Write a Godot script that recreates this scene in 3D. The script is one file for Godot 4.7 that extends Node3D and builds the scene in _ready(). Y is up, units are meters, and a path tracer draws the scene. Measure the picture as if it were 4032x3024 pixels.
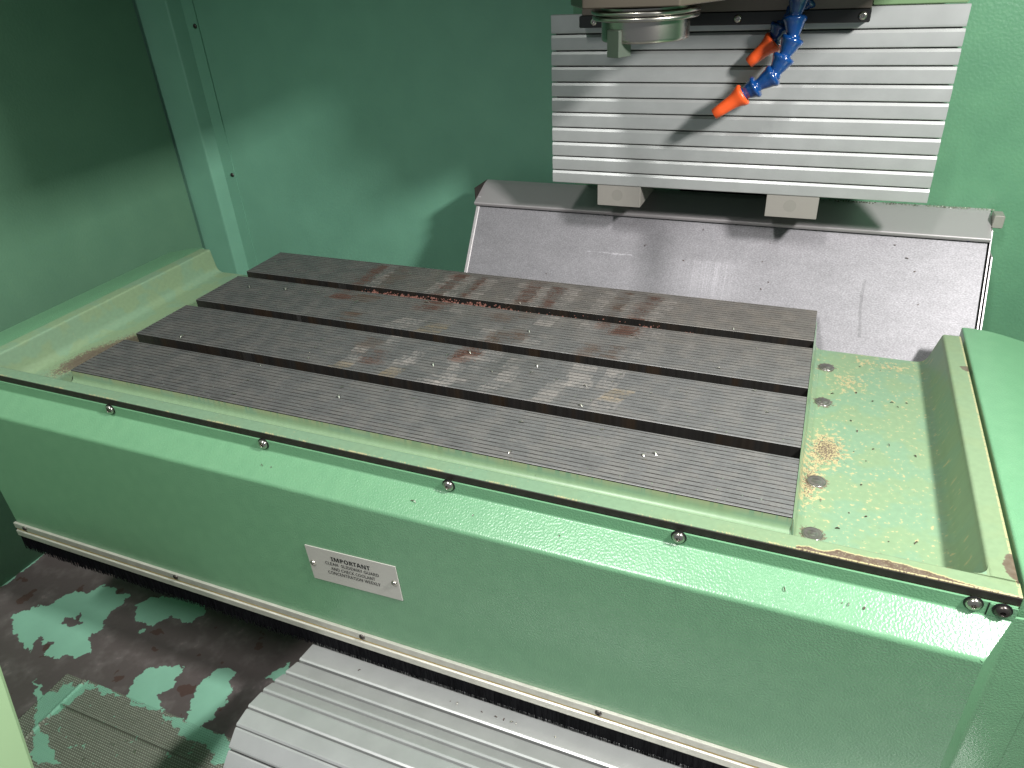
extends Node3D
# Inside of a milling machine: slotted table with its coolant tray, front apron, slat covers, spindle and coolant hoses.

var M := {}
var used := {}
var rng := RandomNumberGenerator.new()


# wear and rust patches on the table top: kind, x0, z0, x1, z1, width (m)
var wear := [
	[0, 0.206, -0.401, 0.205, -0.329, 0.021],
	[1, 0.247, -0.405, 0.243, -0.330, 0.030],
	[2, 0.223, -0.402, 0.230, -0.327, 0.018],
	[0, 0.344, -0.404, 0.337, -0.324, 0.021],
	[2, 0.330, -0.397, 0.323, -0.328, 0.016],
	[2, 0.360, -0.399, 0.358, -0.326, 0.021],
	[0, 0.382, -0.398, 0.379, -0.332, 0.014],
	[2, 0.396, -0.396, 0.392, -0.330, 0.021],
	[2, 0.448, -0.392, 0.447, -0.323, 0.016],
	[0, 0.463, -0.405, 0.465, -0.323, 0.023],
	[2, 0.481, -0.392, 0.484, -0.323, 0.016],
	[0, 0.502, -0.392, 0.502, -0.325, 0.018],
	[2, 0.521, -0.397, 0.521, -0.336, 0.021],
	[2, 0.575, -0.397, 0.569, -0.334, 0.018],
	[1, 0.595, -0.406, 0.595, -0.319, 0.016],
	[2, 0.614, -0.394, 0.611, -0.328, 0.021],
	[0, 0.633, -0.397, 0.625, -0.323, 0.021],
	[2, 0.657, -0.387, 0.644, -0.333, 0.021],
	[0, 0.199, -0.312, 0.207, -0.279, 0.030],
	[1, 0.248, -0.296, 0.248, -0.279, 0.034],
	[0, 0.357, -0.309, 0.350, -0.275, 0.034],
	[2, 0.391, -0.302, 0.389, -0.281, 0.028],
	[1, 0.464, -0.292, 0.456, -0.274, 0.034],
	[1, 0.489, -0.304, 0.483, -0.292, 0.028],
	[2, 0.523, -0.301, 0.519, -0.278, 0.025],
	[2, 0.581, -0.300, 0.575, -0.284, 0.028],
	[0, 0.596, -0.305, 0.594, -0.290, 0.021],
	[0, 0.629, -0.309, 0.616, -0.278, 0.034],
	[2, 0.655, -0.303, 0.648, -0.278, 0.032],
	[1, 0.255, -0.243, 0.251, -0.221, 0.028],
	[2, 0.348, -0.243, 0.328, -0.218, 0.039],
	[3, 0.388, -0.240, 0.380, -0.219, 0.034],
	[2, 0.458, -0.246, 0.454, -0.222, 0.021],
	[1, 0.484, -0.244, 0.475, -0.214, 0.028],
	[1, 0.500, -0.253, 0.500, -0.226, 0.023],
	[2, 0.524, -0.247, 0.517, -0.222, 0.023],
	[1, 0.600, -0.243, 0.596, -0.216, 0.025],
	[1, 0.627, -0.246, 0.621, -0.219, 0.025],
	[2, 0.647, -0.244, 0.639, -0.223, 0.025],
	[1, 0.327, -0.180, 0.324, -0.143, 0.023],
	[2, 0.350, -0.198, 0.350, -0.173, 0.018],
	[0, 0.459, -0.196, 0.454, -0.161, 0.025],
	[2, 0.466, -0.173, 0.448, -0.156, 0.023],
	[2, 0.488, -0.199, 0.486, -0.147, 0.030],
	[4, 0.508, -0.196, 0.503, -0.145, 0.028],
	[2, 0.523, -0.182, 0.516, -0.158, 0.021],
	[2, 0.601, -0.200, 0.605, -0.146, 0.030],
	[2, 0.638, -0.197, 0.636, -0.152, 0.023],
	[2, 0.324, -0.157, 0.326, -0.113, 0.021],
	[3, 0.326, -0.117, 0.321, -0.103, 0.023],
	[0, 0.354, -0.155, 0.351, -0.126, 0.023],
	[2, 0.391, -0.151, 0.387, -0.121, 0.021],
	[3, 0.391, -0.122, 0.387, -0.103, 0.023],
	[2, 0.457, -0.150, 0.458, -0.108, 0.021],
	[2, 0.458, -0.120, 0.448, -0.103, 0.046],
	[2, 0.524, -0.151, 0.513, -0.105, 0.023],
	[2, 0.586, -0.151, 0.576, -0.108, 0.023],
	[2, 0.653, -0.151, 0.643, -0.109, 0.028],
	[3, 0.655, -0.150, 0.649, -0.131, 0.025],
	[2, 0.400, -0.166, 0.398, -0.141, 0.018],
	[4, 0.537, -0.186, 0.531, -0.165, 0.030],
]
var floor_paint := [
	PackedVector2Array([Vector2(-0.260, 0.083), Vector2(-0.238, 0.055), Vector2(-0.221, 0.042), Vector2(-0.219, 0.016), Vector2(-0.183, 0.003), Vector2(-0.176, -0.016), Vector2(-0.159, -0.020), Vector2(-0.135, -0.012), Vector2(-0.118, -0.016), Vector2(-0.109, 0.002), Vector2(-0.116, 0.022), Vector2(-0.115, 0.035), Vector2(-0.103, 0.054), Vector2(-0.108, 0.072), Vector2(-0.092, 0.079), Vector2(-0.082, 0.091), Vector2(-0.095, 0.105), Vector2(-0.114, 0.109), Vector2(-0.125, 0.119), Vector2(-0.147, 0.118), Vector2(-0.161, 0.126), Vector2(-0.190, 0.117), Vector2(-0.225, 0.104)]),
	PackedVector2Array([Vector2(0.028, 0.121), Vector2(0.022, 0.106), Vector2(0.022, 0.092), Vector2(0.027, 0.076), Vector2(0.048, 0.068), Vector2(0.068, 0.064), Vector2(0.079, 0.069), Vector2(0.076, 0.081), Vector2(0.083, 0.095), Vector2(0.072, 0.113), Vector2(0.096, 0.126), Vector2(0.103, 0.133), Vector2(0.083, 0.133), Vector2(0.064, 0.129), Vector2(0.034, 0.132)]),
	PackedVector2Array([Vector2(0.143, 0.129), Vector2(0.125, 0.104), Vector2(0.120, 0.090), Vector2(0.116, 0.064), Vector2(0.122, 0.050), Vector2(0.133, 0.043), Vector2(0.155, 0.041), Vector2(0.151, 0.054), Vector2(0.166, 0.065), Vector2(0.173, 0.089), Vector2(0.172, 0.110), Vector2(0.166, 0.125), Vector2(0.171, 0.136), Vector2(0.155, 0.137)]),
	PackedVector2Array([Vector2(-0.063, 0.020), Vector2(-0.091, -0.004), Vector2(-0.077, -0.027), Vector2(-0.036, -0.038), Vector2(0.001, -0.047), Vector2(0.031, -0.030), Vector2(0.024, -0.006), Vector2(0.003, -0.003), Vector2(-0.016, -0.010), Vector2(-0.028, 0.018)]),
	PackedVector2Array([Vector2(-0.038, 0.038), Vector2(-0.042, 0.029), Vector2(-0.037, 0.027), Vector2(-0.032, 0.035)]),
	PackedVector2Array([Vector2(-0.072, 0.187), Vector2(-0.120, 0.155), Vector2(-0.082, 0.164), Vector2(-0.062, 0.157), Vector2(-0.070, 0.148), Vector2(-0.057, 0.139), Vector2(-0.045, 0.147), Vector2(-0.041, 0.132), Vector2(0.008, 0.131), Vector2(0.039, 0.131), Vector2(0.081, 0.131), Vector2(0.122, 0.131), Vector2(0.154, 0.130), Vector2(0.180, 0.128), Vector2(0.212, 0.128), Vector2(0.242, 0.156), Vector2(-0.004, 0.248)]),
	PackedVector2Array([Vector2(-0.686, -0.070), Vector2(-0.491, -0.063), Vector2(-0.363, -0.040), Vector2(-0.333, -0.042), Vector2(-0.333, -0.014), Vector2(-0.334, 0.022), Vector2(-0.331, 0.053), Vector2(-0.389, 0.122)]),
	PackedVector2Array([Vector2(0.194, 0.033), Vector2(0.204, 0.018), Vector2(0.215, 0.002), Vector2(0.248, 0.046), Vector2(0.208, 0.033)]),
]
var floor_bare := [
	PackedVector2Array([Vector2(-0.176, 0.065), Vector2(-0.175, 0.053), Vector2(-0.157, 0.050), Vector2(-0.162, 0.040), Vector2(-0.154, 0.042), Vector2(-0.142, 0.058), Vector2(-0.151, 0.067)]),
	PackedVector2Array([Vector2(-0.169, 0.122), Vector2(-0.184, 0.100), Vector2(-0.177, 0.097), Vector2(-0.166, 0.103), Vector2(-0.153, 0.098), Vector2(-0.148, 0.109), Vector2(-0.147, 0.121), Vector2(-0.155, 0.131)]),
	PackedVector2Array([Vector2(-0.029, 0.142), Vector2(-0.017, 0.136), Vector2(0.004, 0.138), Vector2(0.032, 0.130), Vector2(0.064, 0.140), Vector2(0.097, 0.130), Vector2(0.129, 0.142), Vector2(0.159, 0.150), Vector2(0.194, 0.149), Vector2(0.217, 0.157), Vector2(0.216, 0.170), Vector2(0.040, 0.236), Vector2(-0.043, 0.205), Vector2(-0.031, 0.172), Vector2(-0.029, 0.161)]),
]


func _ready() -> void:
	rng.seed = 4711
	var cam := Camera3D.new()
	cam.name = "camera"
	cam.transform = Transform3D(Vector3(0.92401, -0.05408, -0.37852), Vector3(-0.15203, 0.85637, -0.49347), Vector3(0.35084, 0.51352, 0.78308), Vector3(0.8203, 0.4166, 0.5057))
	cam.fov = 55.606
	cam.near = 0.02
	cam.far = 30.0
	add_child(cam)
	cam.current = true
	var env := Environment.new()
	env.background_mode = Environment.BG_COLOR
	env.background_color = Color(0.93, 0.97, 1.0)
	env.background_energy_multiplier = 0.26
	env.tonemap_mode = Environment.TONE_MAPPER_LINEAR
	env.tonemap_exposure = 1.0
	env.sdfgi_enabled = true
	env.ssao_enabled = true
	env.ssil_enabled = true
	var we := WorldEnvironment.new()
	we.name = "environment"
	we.environment = env
	add_child(we)
	var g := mat("lamp glow", Color(1, 1, 1), 0.5)
	g.emission_enabled = true
	g.emission = Color(1.0, 0.995, 0.985)
	g.emission_energy_multiplier = 4.0
	mat("satin steel", Color(0.64, 0.60, 0.54), 0.3, 0.9)
	work_lamp(Vector3(1.30, 0.695, 0.17), Vector3(0.2, 0.05, -0.1), Vector2(0.07, 0.14), 2.1, "bright machine work lamp above the right front corner of the table")
	work_lamp(Vector3(0.25, 2.2, 1.35), Vector3(0.3, -0.2, 0.1), Vector2(0.16, 1.2), 6.0, "long workshop ceiling lamp above and in front of the open machine")
	materials()
	mat("rust crust", Color(0.46, 0.30, 0.26), 0.8)
	mat("plug steel", Color(0.60, 0.58, 0.56), 0.28, 0.85)
	mat("key steel", Color(0.40, 0.43, 0.39), 0.35, 0.6)
	mat("block steel dull", Color(0.56, 0.545, 0.52), 0.5, 0.4)
	mat("galvanised plain", Color(0.66, 0.64, 0.645), 0.4, 0.45)
	mat("door paint", Color(0.66, 0.78, 0.60), 0.45)
	enclosure()
	machine_table()
	front_apron()
	hood()
	head_cover()
	spindle()
	lower_cover()
	covers_and_door()
	hose("coolant_hose", [Vector3(0.7716, 0.3815, -0.3922), Vector3(0.7707, 0.3603, -0.3900), Vector3(0.7685, 0.3381, -0.3900), Vector3(0.7691, 0.3179, -0.3878), Vector3(0.7627, 0.3001, -0.3855), Vector3(0.7549, 0.2831, -0.3822), Vector3(0.7383, 0.2716, -0.3811), Vector3(0.7249, 0.2631, -0.3811)], Vector3(0.6961, 0.2423, -0.3789), 0.0117, "blue jointed coolant hose in front, ending in the lower orange nozzle")
	hose("coolant_hose", [Vector3(0.7855, 0.3737, -0.4145), Vector3(0.7788, 0.3537, -0.4156), Vector3(0.7660, 0.3403, -0.4156), Vector3(0.7544, 0.3287, -0.4122), Vector3(0.7484, 0.3130, -0.4122)], Vector3(0.7246, 0.2916, -0.4122), 0.0117, "blue jointed coolant hose behind, ending in the upper orange nozzle")
	swarf()


# ---------------------------------------------------------------- mesh helpers
class MB:
	var v := PackedVector3Array()
	var n := PackedVector3Array()
	var uv := PackedVector2Array()
	var U := Vector3(1, 0, 0)
	var V := Vector3(0, 0, 1)
	var u0 := 0.0
	var v0 := 0.0

	func uvmap(u: Vector3, uo: float, w: Vector3, wo: float) -> MB:
		U = u; u0 = uo; V = w; v0 = wo
		return self

	func put(p: Vector3, m: Vector3) -> void:
		v.append(p); n.append(m); uv.append(Vector2(p.dot(U) + u0, p.dot(V) + v0))

	# corners counter-clockwise seen from outside
	func tri(a: Vector3, b: Vector3, c: Vector3) -> void:
		var m := (b - a).cross(c - a).normalized()
		put(a, m); put(c, m); put(b, m)

	func tris(a: Vector3, b: Vector3, c: Vector3, na: Vector3, nb: Vector3, nc: Vector3) -> void:
		put(a, na); put(c, nc); put(b, nb)

	func quad(a: Vector3, b: Vector3, c: Vector3, d: Vector3) -> void:
		tri(a, b, c); tri(a, c, d)

	func mesh() -> ArrayMesh:
		var a := []
		a.resize(Mesh.ARRAY_MAX)
		a[Mesh.ARRAY_VERTEX] = v
		a[Mesh.ARRAY_NORMAL] = n
		a[Mesh.ARRAY_TEX_UV] = uv
		var m := ArrayMesh.new()
		m.add_surface_from_arrays(Mesh.PRIMITIVE_TRIANGLES, a)
		return m

	# closed outline extruded along local z from t0 to t1; ch chamfers the two ends
	func ext(outline: PackedVector2Array, t0: float, t1: float, T: Transform3D, ch := 0.0) -> MB:
		var p := outline
		if Geometry2D.is_polygon_clockwise(p):
			p = p.duplicate(); p.reverse()
		var k := p.size()
		var rings := [[p, t0], [p, t1]]
		if ch > 0.0:
			var s := inset(p, ch)
			rings = [[s, t0], [p, t0 + ch], [p, t1 - ch], [s, t1]]
		var flip := T.basis.determinant() < 0.0
		var en := []
		var el := []
		for i in k:
			var e: Vector2 = p[(i + 1) % k] - p[i]
			en.append(Vector2(e.y, -e.x).normalized())
			el.append(e.length())
		for r in rings.size() - 1:
			var A: PackedVector2Array = rings[r][0]
			var B: PackedVector2Array = rings[r + 1][0]
			var ta: float = rings[r][1]
			var tb: float = rings[r + 1][1]
			for i in k:
				var j := (i + 1) % k
				var q0 := T * Vector3(A[i].x, A[i].y, ta)
				var q1 := T * Vector3(A[j].x, A[j].y, ta)
				var q2 := T * Vector3(B[j].x, B[j].y, tb)
				var q3 := T * Vector3(B[i].x, B[i].y, tb)
				if ch > 0.0 and (r == 0 or r == 2):
					if flip: quad(q0, q3, q2, q1)
					else: quad(q0, q1, q2, q3)
					continue
				var here: Vector2 = en[i]
				var before: Vector2 = en[(i + k - 1) % k]
				var after: Vector2 = en[j]
				var na: Vector2 = (here * el[i] + before * el[(i + k - 1) % k]).normalized() if here.dot(before) > 0.9 else here   # long faces stay flat
				var nb: Vector2 = (here * el[i] + after * el[j]).normalized() if here.dot(after) > 0.9 else here
				var wa := (T.basis * Vector3(na.x, na.y, 0)).normalized()
				var wb := (T.basis * Vector3(nb.x, nb.y, 0)).normalized()
				if flip:
					tris(q0, q3, q2, wa, wa, wb); tris(q0, q2, q1, wa, wb, wb)
				else:
					tris(q0, q1, q2, wa, wb, wb); tris(q0, q2, q3, wa, wb, wa)
		for e in 2:
			var C: PackedVector2Array = rings[0][0] if e == 0 else rings[-1][0]
			var t: float = t0 if e == 0 else t1
			var ix := Geometry2D.triangulate_polygon(C)
			for i in range(0, ix.size(), 3):
				var a := T * Vector3(C[ix[i]].x, C[ix[i]].y, t)
				var b := T * Vector3(C[ix[i + 1]].x, C[ix[i + 1]].y, t)
				var c := T * Vector3(C[ix[i + 2]].x, C[ix[i + 2]].y, t)
				var want := (T.basis * Vector3(0, 0, -1 if e == 0 else 1))
				if (b - a).cross(c - a).dot(want) > 0.0: tri(a, b, c)
				else: tri(a, c, b)
		return self

	func inset(p: PackedVector2Array, c: float) -> PackedVector2Array:
		var o := PackedVector2Array()
		var k := p.size()
		for i in k:
			var d0 := (p[i] - p[(i + k - 1) % k]).normalized()
			var d1 := (p[(i + 1) % k] - p[i]).normalized()
			var n0 := Vector2(-d0.y, d0.x)
			var n1 := Vector2(-d1.y, d1.x)
			var m := (n0 + n1)
			o.append(p[i] + m / maxf(0.6, m.dot(n0)) * c)
		return o

	# chamfered box between two corners
	func box(lo: Vector3, hi: Vector3, ch := 0.0008, T := Transform3D()) -> MB:
		var x := Vector2(lo.x, hi.x)
		var y := Vector2(lo.y, hi.y)
		var c := minf(ch, 0.45 * minf(x.y - x.x, minf(y.y - y.x, hi.z - lo.z)))
		var p := PackedVector2Array([Vector2(x.x + c, y.x), Vector2(x.y - c, y.x), Vector2(x.y, y.x + c), Vector2(x.y, y.y - c), Vector2(x.y - c, y.y), Vector2(x.x + c, y.y), Vector2(x.x, y.y - c), Vector2(x.x, y.x + c)])
		return ext(p, lo.z, hi.z, T, c * 0.6)

	# outline of (radius, height) pairs turned about local y
	func lathe(p: PackedVector2Array, seg: int, T := Transform3D()) -> MB:
		var k := p.size()
		for i in k - 1:
			var e := p[i + 1] - p[i]
			if e.length() < 1e-7:
				continue
			var m := Vector2(e.y, -e.x).normalized()
			var m0 := m
			var m1 := m
			if i > 0:
				var f := p[i] - p[i - 1]
				var q := Vector2(f.y, -f.x).normalized()
				if q.dot(m) > 0.6: m0 = (m + q).normalized()
			if i < k - 2:
				var f := p[i + 2] - p[i + 1]
				var q := Vector2(f.y, -f.x).normalized()
				if q.dot(m) > 0.6: m1 = (m + q).normalized()
			for s in seg:
				var a := TAU * s / seg
				var b := TAU * (s + 1) / seg
				var ca := Vector3(cos(a), 0, -sin(a))
				var cb := Vector3(cos(b), 0, -sin(b))
				var q0 := T * (ca * p[i].x + Vector3(0, p[i].y, 0))
				var q1 := T * (cb * p[i].x + Vector3(0, p[i].y, 0))
				var q2 := T * (cb * p[i + 1].x + Vector3(0, p[i + 1].y, 0))
				var q3 := T * (ca * p[i + 1].x + Vector3(0, p[i + 1].y, 0))
				var B := T.basis
				var na0 := (B * (ca * m0.x + Vector3(0, m0.y, 0))).normalized()
				var nb0 := (B * (cb * m0.x + Vector3(0, m0.y, 0))).normalized()
				var na1 := (B * (ca * m1.x + Vector3(0, m1.y, 0))).normalized()
				var nb1 := (B * (cb * m1.x + Vector3(0, m1.y, 0))).normalized()
				if p[i].x > 1e-7: tris(q0, q1, q2, na0, nb0, nb1)
				if p[i + 1].x > 1e-7: tris(q0, q2, q3, na0, nb1, na1)
		return self


const ALONG_X := Transform3D(Vector3(0, 0, 1), Vector3(0, 1, 0), Vector3(1, 0, 0), Vector3.ZERO)   # outline (z, y) runs along x
const ALONG_Z := Transform3D(Vector3(1, 0, 0), Vector3(0, 1, 0), Vector3(0, 0, 1), Vector3.ZERO)   # outline (x, y) runs along z
const ALONG_Y := Transform3D(Vector3(1, 0, 0), Vector3(0, 0, 1), Vector3(0, 1, 0), Vector3.ZERO)   # outline (x, z) runs along y


func pv(a: Array) -> PackedVector2Array:
	var p := PackedVector2Array()
	for i in range(0, a.size(), 2):
		p.append(Vector2(a[i], a[i + 1]))
	return p


# rounds the corners of an outline; r is one radius or one for each corner
func rounded(p: PackedVector2Array, r, seg := 4, closed := true) -> PackedVector2Array:
	var o := PackedVector2Array()
	var k := p.size()
	for i in k:
		var q: float = r[i] if r is Array else r
		if q <= 0.0 or (not closed and (i == 0 or i == k - 1)):
			o.append(p[i])
			continue
		var a := (p[(i + k - 1) % k] - p[i])
		var b := (p[(i + 1) % k] - p[i])
		var d := minf(q, 0.49 * minf(a.length(), b.length()))
		var A := p[i] + a.normalized() * d
		var B := p[i] + b.normalized() * d
		for s in seg + 1:
			var t := float(s) / seg
			o.append(A.lerp(p[i], t).lerp(p[i].lerp(B, t), t))
	return o


# a bent sheet: an open line given a thickness
func sheet(line: PackedVector2Array, th: float) -> PackedVector2Array:
	var o := PackedVector2Array()
	var back := PackedVector2Array()
	var k := line.size()
	for i in k:
		var d0 := (line[i] - line[maxi(i - 1, 0)]).normalized()
		var d1 := (line[mini(i + 1, k - 1)] - line[i]).normalized()
		if i == 0: d0 = d1
		if i == k - 1: d1 = d0
		var m := Vector2(-d0.y - d1.y, d0.x + d1.x)
		m = m / maxf(0.5, m.dot(Vector2(-d0.y, d0.x)))
		o.append(line[i])
		back.append(line[i] + m * th)
	back.reverse()
	o.append_array(back)
	return o


# ---------------------------------------------------------------- scene helpers
func numbered(called: String) -> String:
	used[called] = used.get(called, -1) + 1
	return called if used[called] == 0 else "%s_%03d" % [called, used[called]]


func obj(called: String, b, m: Material, parent: Node = self) -> MeshInstance3D:
	var o := MeshInstance3D.new()
	o.mesh = b.mesh() if b is MB else b
	o.material_override = m
	if parent == self:
		o.name = numbered(called)
		add_child(o)
	else:
		o.name = called
		var i := 0
		while parent.has_node(NodePath(o.name)):
			i += 1
			o.name = "%s_%03d" % [called, i]
		parent.add_child(o, true)
	return o


func tag(o: Node, label: String, category: String, group := "") -> void:
	o.set_meta("label", label)
	o.set_meta("category", category)
	if group: o.set_meta("group", group)


func thing(called: String, at: Vector3, label: String, category: String, group := "") -> Node3D:
	var o := Node3D.new()
	o.name = numbered(called)
	o.position = at
	add_child(o)
	tag(o, label, category, group)
	return o


# meshes are modelled in world metres; a part under a thing is shifted back by the thing's base
func part(called: String, b: MB, m: Material, t: Node3D, under: Node3D = null) -> MeshInstance3D:
	var base := t.position
	for i in b.v.size():
		b.v[i] -= base
	return obj(called, b, m, under if under else t)


func struct(called: String, b: MB, m: Material) -> MeshInstance3D:
	var o := obj(called, b, m)
	o.set_meta("kind", "structure")
	return o


# ---------------------------------------------------------------- textures
func noise_bytes(w: int, h: int, freq: float, sd: int, oct := 3, kind := FastNoiseLite.TYPE_SIMPLEX_SMOOTH) -> PackedByteArray:
	var f := FastNoiseLite.new()
	f.noise_type = kind
	f.seed = sd
	f.frequency = freq
	f.fractal_octaves = oct
	if oct <= 1: f.fractal_type = FastNoiseLite.FRACTAL_NONE
	var im := f.get_image(w, h, false, false, true)
	im.convert(Image.FORMAT_L8)
	return im.get_data()


func picture(w: int, h: int, rgb: PackedByteArray) -> ImageTexture:
	return ImageTexture.create_from_image(Image.create_from_data(w, h, false, Image.FORMAT_RGB8, rgb))


func grey(w: int, h: int, l: PackedByteArray) -> ImageTexture:
	return ImageTexture.create_from_image(Image.create_from_data(w, h, false, Image.FORMAT_L8, l))


func sand(a: int, b: int, t: int) -> int:
	return a + (b - a) * t / 255


func noise_tex(freq: float, sd: int, oct := 3, side := 512, kind := FastNoiseLite.TYPE_SIMPLEX_SMOOTH) -> ImageTexture:
	var f := FastNoiseLite.new()
	f.noise_type = kind
	f.seed = sd
	f.frequency = freq
	f.fractal_octaves = oct
	if oct <= 1: f.fractal_type = FastNoiseLite.FRACTAL_NONE
	var im := f.get_seamless_image(side, side, false, false, 0.15)
	return ImageTexture.create_from_image(im)


# a colour texture that wanders between two tones, with specks
func toned(sd: int, a: Color, b: Color, freq: float, speck: Color, specks: float, side := 512) -> ImageTexture:
	var n1 := noise_seamless(side, freq, sd, 4)
	var n2 := noise_seamless(side, 0.16, sd + 7, 2)
	var o := PackedByteArray()
	o.resize(side * side * 3)
	var lim := int(255 * (1.0 - specks))
	for i in side * side:
		var t := float(n1[i]) / 255.0
		var c := a.lerp(b, t)
		if n2[i] > lim: c = c.lerp(speck, minf(1.0, float(n2[i] - lim) / 14.0))
		o[i * 3] = int(c.r * 255.0); o[i * 3 + 1] = int(c.g * 255.0); o[i * 3 + 2] = int(c.b * 255.0)
	return picture(side, side, o)


func noise_seamless(side: int, freq: float, sd: int, oct := 3) -> PackedByteArray:
	var f := FastNoiseLite.new()
	f.seed = sd
	f.frequency = freq
	f.fractal_octaves = oct
	f.noise_type = FastNoiseLite.TYPE_SIMPLEX_SMOOTH
	var im := f.get_seamless_image(side, side, false, false, 0.15)
	im.convert(Image.FORMAT_L8)
	return im.get_data()


func mat(called: String, c: Color, rough: float, metal := 0.0, spec := 0.5) -> StandardMaterial3D:
	var m := StandardMaterial3D.new()
	m.resource_name = called
	m.albedo_color = c
	m.roughness = rough
	m.metallic = metal
	m.metallic_specular = spec
	M[called] = m
	return m


func triplanar(m: StandardMaterial3D, metres: float) -> void:
	m.uv1_triplanar = true
	m.uv1_world_triplanar = true
	m.uv1_triplanar_sharpness = 6.0
	m.uv1_scale = Vector3.ONE / metres


func bump(m: StandardMaterial3D, t: Texture2D, cm: float) -> void:
	m.heightmap_enabled = true
	m.heightmap_texture = t
	m.heightmap_scale = cm


# ---------------------------------------------------------------- materials
func materials() -> void:
	var peel := noise_tex(0.12, 11, 2)
	var fine := noise_tex(0.11, 12, 3)
	var brushed := streaks()

	# textured green stove enamel on the sheet metal
	var m := mat("sheet paint", Color(1, 1, 1), 0.29, 0.0, 0.6)
	m.albedo_texture = toned(21, Color(0.38, 0.555, 0.42), Color(0.405, 0.58, 0.44), 0.012, Color(0.34, 0.47, 0.39), 0.06)
	triplanar(m, 0.16)
	bump(m, peel, 0.021)
	m = mat("wall paint", Color(1, 1, 1), 0.38)
	m.albedo_texture = toned(22, Color(0.42, 0.61, 0.52), Color(0.44, 0.635, 0.54), 0.008, Color(0.41, 0.59, 0.50), 0.05)
	triplanar(m, 0.35)
	bump(m, peel, 0.015)
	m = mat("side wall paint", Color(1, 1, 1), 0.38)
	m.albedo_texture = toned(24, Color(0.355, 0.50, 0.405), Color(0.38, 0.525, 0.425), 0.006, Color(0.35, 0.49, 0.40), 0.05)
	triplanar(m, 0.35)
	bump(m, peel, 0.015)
	m = mat("column paint", Color(1, 1, 1), 0.36)
	m.albedo_texture = toned(23, Color(0.325, 0.50, 0.385), Color(0.355, 0.535, 0.41), 0.01, Color(0.28, 0.42, 0.33), 0.06)
	triplanar(m, 0.3)
	bump(m, peel, 0.025)
	m = mat("head paint", Color(0.38, 0.48, 0.34), 0.4)

	# bare and plated metal
	m = mat("dark bare iron", Color(0.20, 0.185, 0.17), 0.5, 0.35)
	m.albedo_texture = toned(31, Color(0.75, 0.73, 0.70), Color(1, 1, 1), 0.02, Color(0.5, 0.4, 0.32), 0.12)
	triplanar(m, 0.12)
	m = mat("silver slat", Color(1, 1, 1), 0.36, 0.45)
	m.albedo_texture = toned(32, Color(0.64, 0.645, 0.64), Color(0.685, 0.69, 0.685), 0.01, Color(0.6, 0.59, 0.56), 0.035)
	triplanar(m, 0.25)
	m = mat("plate metal", Color(0.74, 0.73, 0.70), 0.42, 0.35)
	m = mat("rail aluminium", Color(1, 1, 1), 0.38, 0.45)
	m.albedo_texture = toned(33, Color(0.72, 0.71, 0.67), Color(0.80, 0.79, 0.75), 0.02, Color(0.55, 0.48, 0.36), 0.08)
	triplanar(m, 0.2)
	m = mat("glue line", Color(0.72, 0.62, 0.38), 0.6)
	m = mat("block steel", Color(0.62, 0.60, 0.575), 0.38, 0.45)
	bump(m, brushed, 0.002)
	triplanar(m, 0.1)
	m = mat("galvanised", Color(1, 1, 1), 0.5, 0.3)
	m.albedo_texture = spangle()
	m.uv1_scale = Vector3(1, 1, 1)
	m = mat("bright steel", Color(0.78, 0.77, 0.75), 0.2, 1.0)
	m = mat("spindle steel", Color(0.66, 0.64, 0.61), 0.27, 1.0)
	m = mat("satin steel", Color(0.43, 0.395, 0.35), 0.34, 0.7)
	m = mat("brown plate", Color(0.42, 0.385, 0.35), 0.4, 0.5)
	m = mat("screw steel", Color(0.68, 0.66, 0.63), 0.22, 0.95)
	m = mat("dark screw", Color(0.30, 0.28, 0.27), 0.3, 0.8)
	m = mat("black rubber", Color(0.045, 0.045, 0.045), 0.45)
	m = mat("black bristle", Color(0.05, 0.05, 0.065), 0.75, 0.0, 0.25)
	m = mat("lettering black", Color(0.05, 0.05, 0.05), 0.6)
	m = mat("blue plastic", Color(0.04, 0.21, 0.42), 0.2)
	m.clearcoat_enabled = true
	m.clearcoat = 0.5
	m.clearcoat_roughness = 0.08
	m = mat("orange plastic", Color(0.84, 0.32, 0.13), 0.38)
	m = mat("dark gap", Color(0.06, 0.07, 0.065), 0.8)
	m = mat("chip bright", Color(0.86, 0.84, 0.80), 0.25, 0.9)
	m = mat("chip dark", Color(0.27, 0.21, 0.18), 0.5, 0.3)
	m = mat("grimy slot", Color(0.19, 0.17, 0.155), 0.55, 0.2)
	m = mat("blue screw", Color(0.08, 0.10, 0.34), 0.4)

	# ground cast iron of the table, worn and rusty where work was clamped
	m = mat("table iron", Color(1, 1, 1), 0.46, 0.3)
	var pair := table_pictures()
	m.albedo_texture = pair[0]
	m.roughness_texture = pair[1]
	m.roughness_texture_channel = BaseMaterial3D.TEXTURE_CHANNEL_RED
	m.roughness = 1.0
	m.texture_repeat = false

	# brushed-on casting paint with chips
	m = mat("casting paint", Color(1, 1, 1), 0.34)
	m.albedo_texture = tray_picture()
	m.texture_repeat = false
	m = mat("casting paint plain", Color(1, 1, 1), 0.4)
	m.albedo_texture = toned(41, Color(0.56, 0.68, 0.47), Color(0.60, 0.71, 0.51), 0.02, Color(0.36, 0.42, 0.30), 0.08)
	triplanar(m, 0.2)
	bump(m, peel, 0.02)

	# floor of the enclosure, its paint peeling off
	m = mat("peeling floor", Color(1, 1, 1), 0.5)
	pair = floor_pictures()
	m.albedo_texture = pair[0]
	bump(m, pair[1], 0.06)
	m.texture_repeat = false
	m = mat("mesh sheet", Color(1, 1, 1), 0.42, 0.1)
	m.albedo_texture = pair[2]
	bump(m, pair[3], 0.14)
	m.texture_repeat = false


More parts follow.
